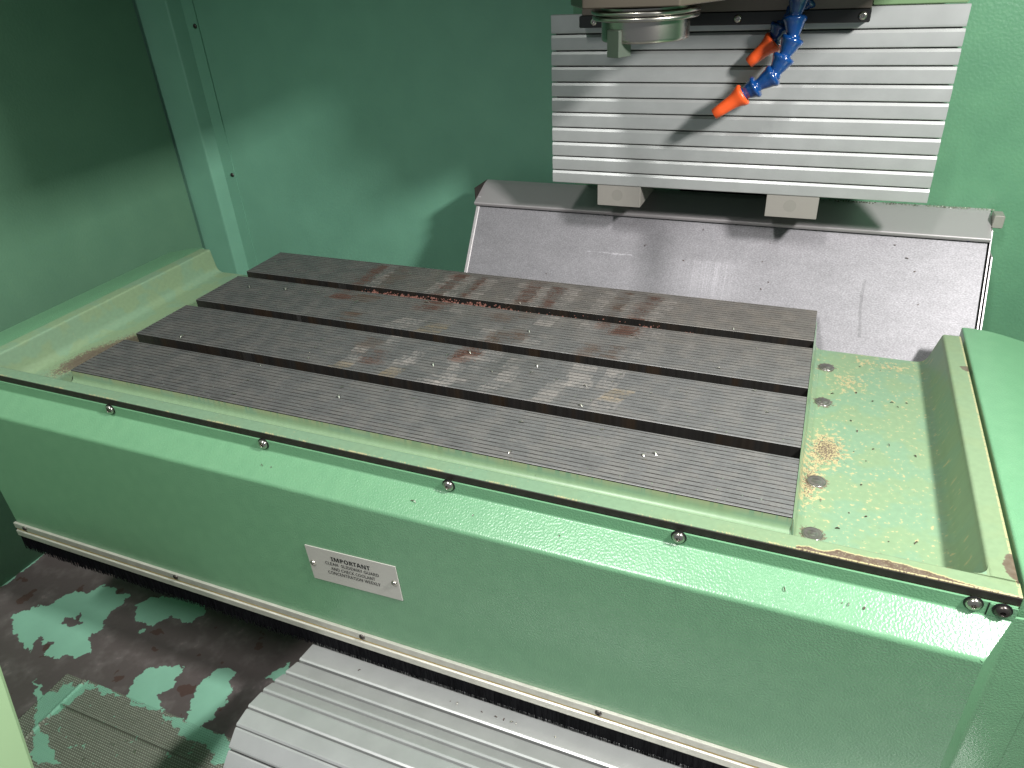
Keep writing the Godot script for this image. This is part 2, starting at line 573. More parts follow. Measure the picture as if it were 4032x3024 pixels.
func streaks() -> ImageTexture:
	var n := noise_bytes(256, 256, 0.5, 61, 2)
	var o := PackedByteArray()
	o.resize(256 * 256)
	for y in 256:
		var line := int(n[y * 256])
		for x in 256:
			o[y * 256 + x] = clampi(150 + (line - 128) / 3 + (int(n[y * 256 + x]) - 128) / 6, 0, 255)
	return grey(256, 256, o)


# galvanised sheet: fine lavender-grey spangle with rubbed streaks
func spangle() -> ImageTexture:
	var w := 1024
	var h := 512
	var a := noise_bytes(w, h, 0.22, 71, 2)
	var b := noise_bytes(w, h, 0.012, 72, 3)
	var c := noise_bytes(w, h, 0.06, 73, 2)
	var o := PackedByteArray()
	o.resize(w * h * 3)
	var lines := noise_bytes(w, 4, 0.35, 74, 2)
	for y in h:
		for x in w:
			var i := y * w + x
			var g := 0.48 + 0.16 * (a[i] / 255.0 - 0.5) + 0.035 * (b[i] / 255.0 - 0.5) + 0.04 * (c[i] / 255.0 - 0.5)
			# rubbed bright patch left of the middle and fine vertical scratches
			var u := float(x) / w
			var t := float(y) / h
			var p := exp(-pow((u - 0.53) / 0.06, 2.0)) * smoothstep(0.36, 0.42, t) * (1.0 - smoothstep(0.5, 0.8, t))
			g += p * (0.05 + 0.16 * maxf(0.0, lines[x] / 255.0 - 0.42))
			if t > 0.395 and t < 0.405 + 0.02 * (b[i] / 255.0 - 0.5) and u > 0.27 and u < 0.37: g += 0.14 * (c[i] / 255.0)
			if absf(u - 0.815 - 0.004 * sin(t * 9.0)) < 0.0025 and t > 0.42 and t < 0.8: g -= 0.06
			o[i * 3] = int(clampf(g * 0.995, 0, 1) * 255.0)
			o[i * 3 + 1] = int(clampf(g * 0.975, 0, 1) * 255.0)
			o[i * 3 + 2] = int(clampf(g * 1.005, 0, 1) * 255.0)
	return picture(w, h, o)


func table_pictures() -> Array:
	var w := 2048
	var h := 1024                             # the last 16 rows hold the grime of the slot walls
	var px := w / 0.842                       # pixels per metre; u = (x + .001) / .842, v = (z + .4136) / .421
	var n1 := noise_bytes(w, h, 0.012, 81, 4)
	var n2 := noise_bytes(w, h, 0.09, 82, 3)
	var n3 := noise_bytes(w, h, 0.35, 83, 1)
	var sim := Image.create_from_data(64, h, false, Image.FORMAT_L8, noise_bytes(64, h, 0.5, 84, 2))
	sim.resize(w, h, Image.INTERPOLATE_CUBIC)
	var streak := sim.get_data()
	var R := PackedFloat32Array()
	R.resize(w * h)
	var rough := PackedByteArray()
	rough.resize(w * h)
	var o := PackedByteArray()
	o.resize(w * h * 3)
	# ground iron, slightly warmer towards the back right
	for y in h:
		for x in w:
			var i := y * w + x
			var u := float(x) / w
			var t := float(y) / h
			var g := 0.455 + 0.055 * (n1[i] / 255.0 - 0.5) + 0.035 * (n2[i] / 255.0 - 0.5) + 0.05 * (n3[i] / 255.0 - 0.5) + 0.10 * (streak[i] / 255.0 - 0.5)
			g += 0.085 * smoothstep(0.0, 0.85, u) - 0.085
			if n2[i] > 225: g += 0.035
			var warm := 0.018 * smoothstep(0.55, 0.05, t) * smoothstep(0.1, 0.5, u) + 0.006 * smoothstep(0.4, 0.65, n1[i] / 255.0)
			# brown speckle of old coolant
			if n2[i] < 34 and n1[i] > 130: warm += 0.025; g -= 0.045
			if y >= 1009:
				var gn := n1[(y - 1009) * w * 40 + x] / 255.0
				g = 0.15 + 0.04 * (gn - 0.5) + 0.05 * (n2[i] / 255.0 - 0.5)
				warm = 0.006 + 0.03 * smoothstep(0.5, 0.75, gn)
				if y >= 1014:                          # grooves: packed with dirt here, worn bright there
					g = lerpf(0.19, 0.43, smoothstep(0.42, 0.72, gn * 0.75 + n2[i] / 255.0 * 0.25)) + 0.04 * u
					warm = 0.012
			o[i * 3] = int((g + warm) * 255.0)
			o[i * 3 + 1] = int((g - 0.001) * 255.0)
			o[i * 3 + 2] = int((g - warm * 0.9 - 0.002) * 255.0)
			rough[i] = int(115 + (n1[i] - 128) * 0.12 + (n3[i] - 128) * 0.1)
	var tint := [Color(0.32, 0.22, 0.185), Color(0.345, 0.275, 0.235), Color(0.64, 0.61, 0.59), Color(0.58, 0.49, 0.35), Color(0.33, 0.335, 0.325)]
	var full := [0.9, 0.65, 0.55, 0.42, 0.5]
	for p in wear:
		var kind: int = p[0]
		var a := Vector2(p[1], p[2])
		var b := Vector2(p[3], p[4])
		var hw: float = p[5] * 0.5
		var x0 := int((minf(a.x, b.x) - hw * 1.6 + 0.001) * px)
		var x1 := int((maxf(a.x, b.x) + hw * 1.6 + 0.001) * px)
		var y0 := int((minf(a.y, b.y) - 0.006 + 0.4136) * px)
		var y1 := int((maxf(a.y, b.y) + 0.006 + 0.4136) * px)
		for y in range(maxi(y0, 0), mini(y1, 1007)):
			var t := clampf((y - y0 - 0.006 * px) / maxf(1.0, y1 - y0 - 0.012 * px), 0.0, 1.0)
			var cx := lerpf(a.x, b.x, t) if a.y < b.y else lerpf(b.x, a.x, t)
			# the grooves break every mark into short dashes of uneven strength
			var zz := y / px - 0.4136
			var land := 0
			for q in 4:
				if zz >= STRIPS[q][0] and zz <= STRIPS[q][1]:
					var gn := int(round((STRIPS[q][1] - STRIPS[q][0] - 0.006) / 0.0057))
					land = q * 40 + int(floor((zz - STRIPS[q][0]) / (STRIPS[q][1] - STRIPS[q][0]) * gn + 0.5))
			var h1 := fposmod(sin(land * 12.9898 + a.x * 781.3) * 43758.5453, 1.0)
			var h2 := fposmod(sin(land * 78.233 + a.x * 411.7) * 24634.6345, 1.0)
			cx += (h2 - 0.5) * 0.006
			var endfade := smoothstep(0.0, 0.005 * px, float(y - y0)) * smoothstep(0.0, 0.005 * px, float(y1 - y))
			for x in range(maxi(x0, 0), mini(x1, w)):
				var i := y * w + x
				var d := absf(x / px - 0.001 - cx)
				var k := 0.0
				if kind == 2 or kind == 3 or kind == 4:      # blocks stood here: crisp sides
					k = (1.0 - smoothstep(hw * 0.92, hw * 1.0, d + 0.0018 * (n2[i] / 255.0 - 0.5))) * smoothstep(0.18, 0.62, 0.6 * n2[i] / 255.0 + 0.4 * n1[i] / 255.0)
				else:
					var e := n1[i] / 255.0 * 0.3 + n2[i] / 255.0 * 0.45 + n3[i] / 255.0 * 0.25
					k = (1.0 - smoothstep(hw * 0.4, hw * 1.5, d + (0.5 - e) * hw * 3.2)) * smoothstep(0.40, 0.54, e + 0.10 * (1.0 - d / hw))
				k *= endfade * float(full[kind]) * (0.25 + 0.95 * h1) * (0.55 + 0.75 * n1[i] / 255.0 if kind < 2 else 1.0)
				if k <= 0.0: continue
				var c: Color = tint[kind]
				if kind == 0: c = c.lerp(Color(0.41, 0.285, 0.24), maxf(0.0, n3[i] / 255.0 - 0.5))
				k = clampf(k, 0.0, 1.0)
				o[i * 3] = int(lerpf(o[i * 3], c.r * 255.0, k))
				o[i * 3 + 1] = int(lerpf(o[i * 3 + 1], c.g * 255.0, k))
				o[i * 3 + 2] = int(lerpf(o[i * 3 + 2], c.b * 255.0, k))
				rough[i] = clampi(int(rough[i] + k * (90 if kind == 0 else 30)), 0, 255)
	# scratches
	for s in 60:
		var x := rng.randf() * w
		var y := rng.randf() * h
		var a := rng.randf_range(-0.9, 0.9)
		var n := rng.randi_range(20, 160)
		for k in n:
			var X := int(x + cos(a) * k)
			var Y := int(y + sin(a) * k)
			if X < 0 or Y < 0 or X >= w or Y >= h: break
			for q in 3:
				o[(Y * w + X) * 3 + q] = mini(255, o[(Y * w + X) * 3 + q] + 22)
	return [picture(w, h, o), grey(w, h, rough)]


# the coolant tray: x -.17 .. 1.01, z -.43 .. .045
func tray_picture() -> ImageTexture:
	var w := 2048
	var h := 824
	var n1 := noise_bytes(w, h, 0.010, 91, 4)
	var n2 := noise_bytes(w, h, 0.07, 92, 3)
	var n3 := noise_bytes(w, h, 0.28, 93, 2)
	var n4 := noise_bytes(w, h, 0.16, 94, 2)
	var o := PackedByteArray()
	o.resize(w * h * 3)
	var lipx := [0.845, 0.8542, 0.866, 0.8763, 0.89, 0.9036, 0.9203, 0.94, 0.9673, 1.0]
	var lipz := [0.0345, 0.0318, 0.034, 0.0285, 0.0297, 0.0285, 0.0285, 0.0315, 0.0355, 0.037]
	for y in h:
		var z := (y + 0.5) / h * 0.475 - 0.43
		for x in w:
			var i := y * w + x
			var X := (x + 0.5) / w * 1.18 - 0.17
			var a := n1[i] / 255.0
			var b := n2[i] / 255.0
			var c := n3[i] / 255.0
			var d := n4[i] / 255.0
			# two coats: a bluish undercoat shows through the yellower top coat
			var k := smoothstep(0.40, 0.62, a)
			var col := Color(0.485, 0.57, 0.445).lerp(Color(0.465, 0.57, 0.465), k)
			if z > 0.0195 or X > 0.978: col = Color(0.445, 0.55, 0.45).lerp(Color(0.475, 0.545, 0.42), smoothstep(0.6, 0.9, X) * 0.8 + 0.2 * k)
			if z > 0.001 and z < 0.0055 and X > 0.0 and X < 0.84: col = Color(0.455, 0.55, 0.43)
			col = col * (0.97 + 0.06 * b)
			var bare := 0.0       # bare casting
			var cream := 0.0      # old filler under the paint
			# chips on the right-hand pad
			if X > 0.842 and X < 0.975 and z < 0.02:
				var q := exp(-pow((X - 0.866) / 0.017, 2.0) - pow((z + 0.165) / 0.028, 2.0)) + 0.85 * exp(-pow((X - 0.853) / 0.010, 2.0) - pow((z + 0.105) / 0.032, 2.0))
				q += 0.45 * exp(-pow((X - 0.885) / 0.02, 2.0) - pow((z + 0.31) / 0.022, 2.0)) + 0.4 * exp(-pow((X - 0.93) / 0.02, 2.0) - pow((z + 0.36) / 0.014, 2.0)) + 0.4 * exp(-pow((X - 0.90) / 0.012, 2.0) - pow((z + 0.365) / 0.008, 2.0))
				cream = smoothstep(0.60, 0.68, b * 0.55 + d * 0.35 + q * 0.42)
				bare = smoothstep(0.62, 0.70, c * 0.55 + d * 0.2 + q * 0.33)
				if d > 0.975 - 0.11 * smoothstep(0.35, 0.75, a) and q < 0.2: cream = maxf(cream, 0.7)
				if c > 0.915 and b > 0.45: bare = maxf(bare, 0.9)
			# left tray: flakes of rust and dirt along the table end
			if X < 0.04 and z < 0.0:
				var q := exp(-pow((X + 0.022 + 0.15 * (z + 0.14)) / 0.026, 2.0) - pow((z + 0.13) / 0.06, 2.0)) + 0.75 * exp(-pow((X + 0.05) / 0.022, 2.0) - pow((z + 0.07) / 0.05, 2.0))
				bare = smoothstep(0.535, 0.60, c * 0.40 + b * 0.26 + q * 0.42)
				cream = smoothstep(0.55, 0.63, d * 0.5 + a * 0.2 + q * 0.34) * 0.7
				if c > 0.9: cream = maxf(cream, 0.35)
			# worn patches on the lip and the rim
			if z > 0.018 and X > 0.84:
				var edge := 0.04
				for s in lipx.size() - 1:
					if X >= lipx[s] and X < lipx[s + 1]: edge = lerpf(lipz[s], lipz[s + 1], (X - lipx[s]) / (lipx[s + 1] - lipx[s]))
				edge += 0.0018 * (b - 0.5)
				if z > edge:
					bare = 1.0
					if c > 0.72: cream = 0.6; bare = 0.4
				elif z > edge - 0.0012: cream = 0.85
				if z > 0.0355 and c > 0.35: cream = 0.9; bare = 0.0
			elif z > 0.0350 and a * 0.45 + c * 0.35 + b * 0.2 > 0.57: cream = 0.75
			elif z > 0.021 and d > 0.86: cream = 0.6
			if z > -0.0005 and z < 0.0007 and X > 0.0 and X < 0.841 and b > 0.4: cream = 0.8
			if z > 0.004 and z < 0.015 and c > 0.93: bare = 0.7
			var r1 := Vector2((X - 0.998) / 0.008, (z - 0.005) / 0.017).length() + 0.5 * (b - 0.5)
			var r2 := Vector2((X - 0.9965) / 0.007, (z + 0.305) / 0.006).length() + 0.5 * (b - 0.5)
			if X > 0.977 and minf(r1, r2) < 1.0: bare = 0.9
			if X > 0.9955 and d > 0.33: cream = 0.8
			for p in plugs:
				var dp := Vector2(X - p.x, z - p.y).length()
				if dp < 0.0108 + 0.005 * (d - 0.5) and b > 0.42: bare = maxf(bare, 0.7)
			col = col.lerp(Color(0.68, 0.635, 0.48), clampf(cream, 0.0, 1.0))
			col = col.lerp(Color(0.33, 0.265, 0.225).lerp(Color(0.42, 0.37, 0.33), b), clampf(bare, 0.0, 1.0))
			if c < 0.045: col = col.darkened(0.35)
			o[i * 3] = int(clampf(col.r, 0, 1) * 255.0); o[i * 3 + 1] = int(clampf(col.g, 0, 1) * 255.0); o[i * 3 + 2] = int(clampf(col.b, 0, 1) * 255.0)
	return picture(w, h, o)


# floor: x -.60 .. .42, z -.36 .. .30 ; returns colour, height, mesh colour, mesh height
func floor_pictures() -> Array:
	var w := 1530
	var h := 990
	var n1 := noise_bytes(w, h, 0.012, 101, 4)
	var n2 := noise_bytes(w, h, 0.06, 102, 4)
	var wx := noise_bytes(w, h, 0.032, 103, 5)
	var wy := noise_bytes(w, h, 0.032, 104, 5)
	var fx := noise_bytes(w, h, 0.11, 105, 3)
	var o := PackedByteArray()
	var hh := PackedByteArray()
	var o2 := PackedByteArray()
	var h2 := PackedByteArray()
	for a in [o, o2]: a.resize(w * h * 3)
	for a in [hh, h2]: a.resize(w * h)
	var boxes := []
	for list in [floor_paint, floor_bare]:
		for p in list:
			var r := Rect2(p[0], Vector2.ZERO)
			for q in p: r = r.expand(q)
			boxes.append(r.grow(0.004))
	for y in h:
		for x in w:
			var i := y * w + x
			var P := Vector2(x / 1500.0 - 0.60, y / 1500.0 - 0.36)
			P += Vector2(wx[i] - 128, wy[i] - 128) / 128.0 * 0.0058 + Vector2(fx[i] - 128, 128 - n2[i]) / 128.0 * 0.0022
			var on := false
			var k := 0
			for p in floor_paint:
				if boxes[k].has_point(P) and Geometry2D.is_point_in_polygon(P, p): on = true
				k += 1
			for p in floor_bare:
				if on and boxes[k].has_point(P) and Geometry2D.is_point_in_polygon(P, p): on = false
				k += 1
			var a := n1[i] / 255.0
			var b := n2[i] / 255.0
			var g := Color(0.58, 0.79, 0.69) * (0.97 + 0.05 * a)
			var r := Color(0.39, 0.355, 0.35).lerp(Color(0.53, 0.50, 0.495), smoothstep(0.45, 0.95, a * 0.8 + b * 0.25) * 0.6)
			if a > 0.8 and b > 0.62: r = r.lerp(Color(0.56, 0.50, 0.50), 0.5)
			if a < 0.2: r = r.lerp(Color(0.30, 0.18, 0.15), 0.5)
			var c := g if on else r
			o[i * 3] = int(clampf(c.r, 0, 1) * 255.0); o[i * 3 + 1] = int(clampf(c.g, 0, 1) * 255.0); o[i * 3 + 2] = int(clampf(c.b, 0, 1) * 255.0)
			hh[i] = clampi(int((150 if on else 70) + (b - 0.5) * (14 if on else 90)), 0, 255)
			# the same paint on the pressed mesh sheet: bumps of 3.2 mm pitch, staggered
			var mx := x / 5.4
			var my := y / 4.65
			mx += 0.5 * (int(my) & 1)
			var f := Vector2(mx - floorf(mx) - 0.5, my - floorf(my) - 0.5).length()
			var top := 1.0 - smoothstep(0.18, 0.46, f)
			var m := Color(0.64, 0.675, 0.61).lerp(Color(0.73, 0.755, 0.69), b)
			if not on: m = m.lerp(Color(0.30, 0.28, 0.25), (1.0 - top) * 0.6)
			var c2 := g if on else m
			if not on and wx[i] > 206: c2 = g
			o2[i * 3] = int(clampf(c2.r, 0, 1) * 255.0); o2[i * 3 + 1] = int(clampf(c2.g, 0, 1) * 255.0); o2[i * 3 + 2] = int(clampf(c2.b, 0, 1) * 255.0)
			h2[i] = int(60 + 150 * top * (0.6 if on else 1.0))
	return [picture(w, h, o), grey(w, h, hh), picture(w, h, o2), grey(w, h, h2)]


# ---------------------------------------------------------------- building blocks of the machine
const TABLE_W := 0.84
const STRIPS := [[-0.4126, -0.3264], [-0.3072, -0.2147], [-0.1961, -0.1029], [-0.0842, 0.0]]
var plugs := PackedVector2Array([Vector2(0.8598, -0.339), Vector2(0.859, -0.257), Vector2(0.8593, -0.108), Vector2(0.8597, -0.031)])


func aim(at: Vector3, axis: Vector3, spin := 0.0) -> Transform3D:      # local y along axis
	var y := axis.normalized()
	var h := Vector3.UP if absf(y.y) < 0.9 else Vector3.RIGHT
	var x := h.cross(y).normalized()
	return Transform3D(Basis(x, y, x.cross(y)), at) * Transform3D(Basis(Vector3.UP, spin), Vector3.ZERO)


# a button-head screw with its socket; size is the head's radius
func screw(called: String, at: Vector3, axis: Vector3, size: float, m: Material, t: Node3D, washer := false, under: Node3D = null) -> void:
	var s := size / 0.0056
	var lift := 0.0008 if washer else 0.0
	var T := aim(at + axis * lift, axis, rng.randf() * TAU)
	var p := PackedVector2Array()
	for q in [[0.0056, -0.0005], [0.0056, 0.0008], [0.0052, 0.0017], [0.0043, 0.0026], [0.0032, 0.0031], [0.00205, 0.0032], [0.0019, 0.0030]]:
		p.append(Vector2(q[0], q[1]) * s)
	var b := MB.new().lathe(p, 24, T)
	var hx := PackedVector2Array()
	for q in [[0.0019, 0.0030], [0.0018, 0.0012], [0.0, 0.0010]]: hx.append(Vector2(q[0], q[1]) * s)
	b.lathe(hx, 6, T)
	var o := part(called, b, m, t, under)
	if washer:
		var w := MB.new().lathe(PackedVector2Array([Vector2(0.0068, -0.0003) * s, Vector2(0.0068, 0.0006) * s, Vector2(0.0064, 0.00085) * s, Vector2(0.003, 0.00085) * s]), 24, aim(at, axis))
		part("washer", w, M["black rubber"], t, o)


func enclosure() -> void:
	struct("floor", MB.new().uvmap(Vector3(1 / 1.02, 0, 0), 0.6 / 1.02, Vector3(0, 0, 1 / 0.66), 0.36 / 0.66).ext(pv([-0.36, -0.47, -0.36, -0.445, -0.098, -0.4502, 1.62, -0.45, 1.62, -0.47]), -0.74, 0.62, ALONG_Z), M["peeling floor"])
	struct("left_wall", MB.new().box(Vector3(-0.355, -0.45, -0.566), Vector3(-0.335, 1.0, 0.62), 0.003), M["side wall paint"])
	struct("back_wall", MB.new().box(Vector3(-0.42, -0.45, -0.62), Vector3(0.7, 1.0, -0.6002), 0.001), M["wall paint"])
	struct("ceiling", MB.new().box(Vector3(-0.42, 1.0, -0.77), Vector3(1.62, 1.02, 0.30), 0.001), M["wall paint"])
	struct("right_wall", MB.new().box(Vector3(1.6, -0.45, -0.75), Vector3(1.62, 1.0, 0.5), 0.001), M["wall paint"])

	# machine column with the arched opening above the hood
	var col := pv([0.475, 1.0, 0.475, -0.45, 0.625, -0.45, 0.625, 0.098, 0.640, 0.114, 0.665, 0.122, 0.70, 0.124, 0.73, 0.121, 0.755, 0.113, 0.77, 0.098, 0.77, -0.45, 1.6, -0.45, 1.6, 1.0])
	var t := thing("machine_column", Vector3(0.97, -0.45, -0.6), "broad green machine column rising behind the slatted head cover", "machine column")
	part("column_face", MB.new().ext(col, -0.72, -0.545, ALONG_Z), M["column paint"], t)
	part("recess", MB.new().box(Vector3(0.60, -0.2, -0.5985), Vector3(0.79, 0.2, -0.594)), M["dark gap"], t)

	# corner post: hat section against the back wall
	t = thing("corner_post", Vector3(-0.3, -0.45, -0.58), "tall folded green sheet metal post in the left back corner", "corner post")
	part("post_face", MB.new().ext(rounded(pv([-0.365, -0.5735, -0.2695, -0.5735, -0.2590, -0.5975, -0.2610, -0.5975, -0.2710, -0.5755, -0.365, -0.5755]), [0, 0.003, 0, 0, 0, 0]), -0.45, 1.0, ALONG_Y), M["wall paint"], t)
	part("flange", MB.new().ext(pv([-0.2590, -0.5998, -0.2335, -0.5998, -0.2335, -0.5976, -0.2590, -0.5976]), -0.45, 1.0, ALONG_Y), M["wall paint"], t)
	for y in [0.59, 0.328, 0.067, -0.19]:
		screw("screw", Vector3(-0.2405, y, -0.5976), Vector3.BACK, 0.0040, M["dark screw"], t)


func machine_table() -> void:
	var t := thing("machine_table", Vector3(0.42, -0.06, -0.19), "grey slotted milling table set in a chipped green cast coolant tray", "machine table")
	# four ground strips between three T-slots
	for k in 4:
		var z0: float = STRIPS[k][0]
		var z1: float = STRIPS[k][1]
		var p := PackedVector2Array()
		var ub := 0.0 if k == 0 else 0.006
		var uf := 0.0 if k == 3 else 0.006
		p.append(Vector2(z0 + 0.0004, 0.0))
		# fine grooves along the table
		var n := int(round((z1 - z0 - 0.006) / 0.0057))
		for g in n:
			var c := z0 + (z1 - z0) * (g + 0.5) / n
			var gw := 0.00046 if (g + k) % 5 != 2 else 0.00034
			p.append_array(PackedVector2Array([Vector2(c - gw - 0.0001, 0), Vector2(c - gw + 0.0001, -0.0009), Vector2(c + gw - 0.0001, -0.0009), Vector2(c + gw + 0.0001, 0)]))
		p.append_array(PackedVector2Array([Vector2(z1 - 0.0004, 0), Vector2(z1, -0.0004), Vector2(z1, -0.017), Vector2(z1 - uf, -0.0172), Vector2(z1 - uf, -0.0356), Vector2(z0 + ub, -0.0356), Vector2(z0 + ub, -0.0172), Vector2(z0, -0.017), Vector2(z0, -0.0004)]))
		var sb := MB.new().uvmap(Vector3(1 / 0.842, 0, 0), 0.001 / 0.842, Vector3(0, 0, 1 / 0.421), 0.4136 / 0.421).ext(p, 0.0, TABLE_W, ALONG_X, 0.0)
		for i in range(0, sb.v.size(), 3):       # sides and grooves take the grime rows of the texture
			var deep := sb.v[i].y < -0.0005 and sb.v[i + 1].y < -0.0005 and sb.v[i + 2].y < -0.0005
			if deep or (sb.v[i + 1] - sb.v[i]).cross(sb.v[i + 2] - sb.v[i]).normalized().abs().y < 0.5:
				var groove := minf(sb.v[i].y, minf(sb.v[i + 1].y, sb.v[i + 2].y)) > -0.002
				var row := 1011.0 + 0.5 * k
				if groove: row = 1015.0 + fposmod(floor(sb.v[i].z / 0.0019) * 5.0, 8.0)
				for q in 3: sb.uv[i + q].y = row / 1024.0
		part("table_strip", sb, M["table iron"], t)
	part("slot_floor", MB.new().box(Vector3(0.0, -0.06, -0.4126), Vector3(TABLE_W, -0.036, 0.0), 0.0004), M["grimy slot"], t)

	# coolant tray round it
	var b := MB.new().uvmap(Vector3(1 / 1.18, 0, 0), 0.17 / 1.18, Vector3(0, 0, 1 / 0.475), 0.43 / 0.475)
	var bowl := pv([0.8405, -0.06, 0.8405, -0.0012, 0.8415, -0.003, 0.8445, -0.033, 0.8465, -0.0375, 0.851, -0.04])
	bowl.append_array(rounded(pv([0.90, -0.04, 0.968, -0.04, 0.979, 0.0, 0.998, 0.0, 0.998, -0.06]), [0, 0.011, 0.0025, 0.002, 0], 6, false))
	b.ext(bowl, -0.384, 0.0, ALONG_Z)
	var open_end := pv([0.8404, -0.06, 0.8404, -0.0135, 0.8445, -0.030, 0.8500, -0.0375, 0.857, -0.04])
	open_end.append_array(bowl.slice(6))
	b.ext(open_end, 0.0, 0.0204, ALONG_Z)
	var left := rounded(pv([-0.155, -0.06, -0.155, 0.0, -0.134, 0.0, -0.128, -0.04, 0.0, -0.04, 0.0, -0.06]), [0, 0.003, 0.003, 0.012, 0, 0], 6)
	var e := MB.new().uvmap(Vector3(1 / 1.18, -1 / 1.18, 0), 0.17 / 1.18, Vector3(0, 0, 1 / 0.475), 0.43 / 0.475)
	e.ext(left, -0.3915, 0.0204, ALONG_Z)
	part("tray_end", e, M["casting paint"], t)
	var lip := rounded(pv([0.0203, -0.06, 0.0203, 0.0, 0.0368, 0.0, 0.0368, -0.0088, 0.034, -0.0088, 0.034, -0.06]), [0, 0.003, 0.0007, 0, 0, 0], 4)
	b.ext(lip, -0.155, 0.998, ALONG_X)
	var trough := rounded(pv([0.0006, -0.05, 0.0006, -0.0009, 0.0012, -0.0135, 0.0145, -0.0165, 0.0204, -0.0035, 0.0204, -0.05]), [0, 0.0004, 0.006, 0.008, 0, 0], 5)
	b.ext(trough, 0.0003, 0.8404, ALONG_X)
	# rounded inner corner of the pad
	var f := PackedVector2Array([Vector2(0.9795, 0.0206), Vector2(0.9795, 0.009)])
	for s in range(1, 6):
		var a := PI / 2 * s / 6.0
		f.append(Vector2(0.9685 + 0.011 * cos(a), 0.009 + 0.0116 * sin(a)))
	f.append(Vector2(0.9685, 0.0206))
	b.ext(f, -0.04, -0.0004, ALONG_Y)
	part("coolant_tray", b, M["casting paint"], t)
	part("machined_edge", MB.new().box(Vector3(-0.155, -0.0080, 0.0362), Vector3(0.998, -0.0009, 0.0374), 0.0003), M["dark bare iron"], t)
	part("body", MB.new().box(Vector3(-0.15, -0.2, -0.375), Vector3(0.99, -0.06, 0.0335)), M["casting paint plain"], t)
	for q in plugs:
		var r := PackedVector2Array([Vector2(0.0088, -0.002), Vector2(0.0088, 0.0006), Vector2(0.0083, 0.0011), Vector2(0.0060, 0.0010), Vector2(0.0058, 0.0013), Vector2(0.0032, 0.0012), Vector2(0.0030, 0.0014), Vector2(0.0, 0.0013)])
		part("plug", MB.new().lathe(r, 28, Transform3D(Basis(), Vector3(q.x, -0.04, q.y))), M["plug steel"], t)


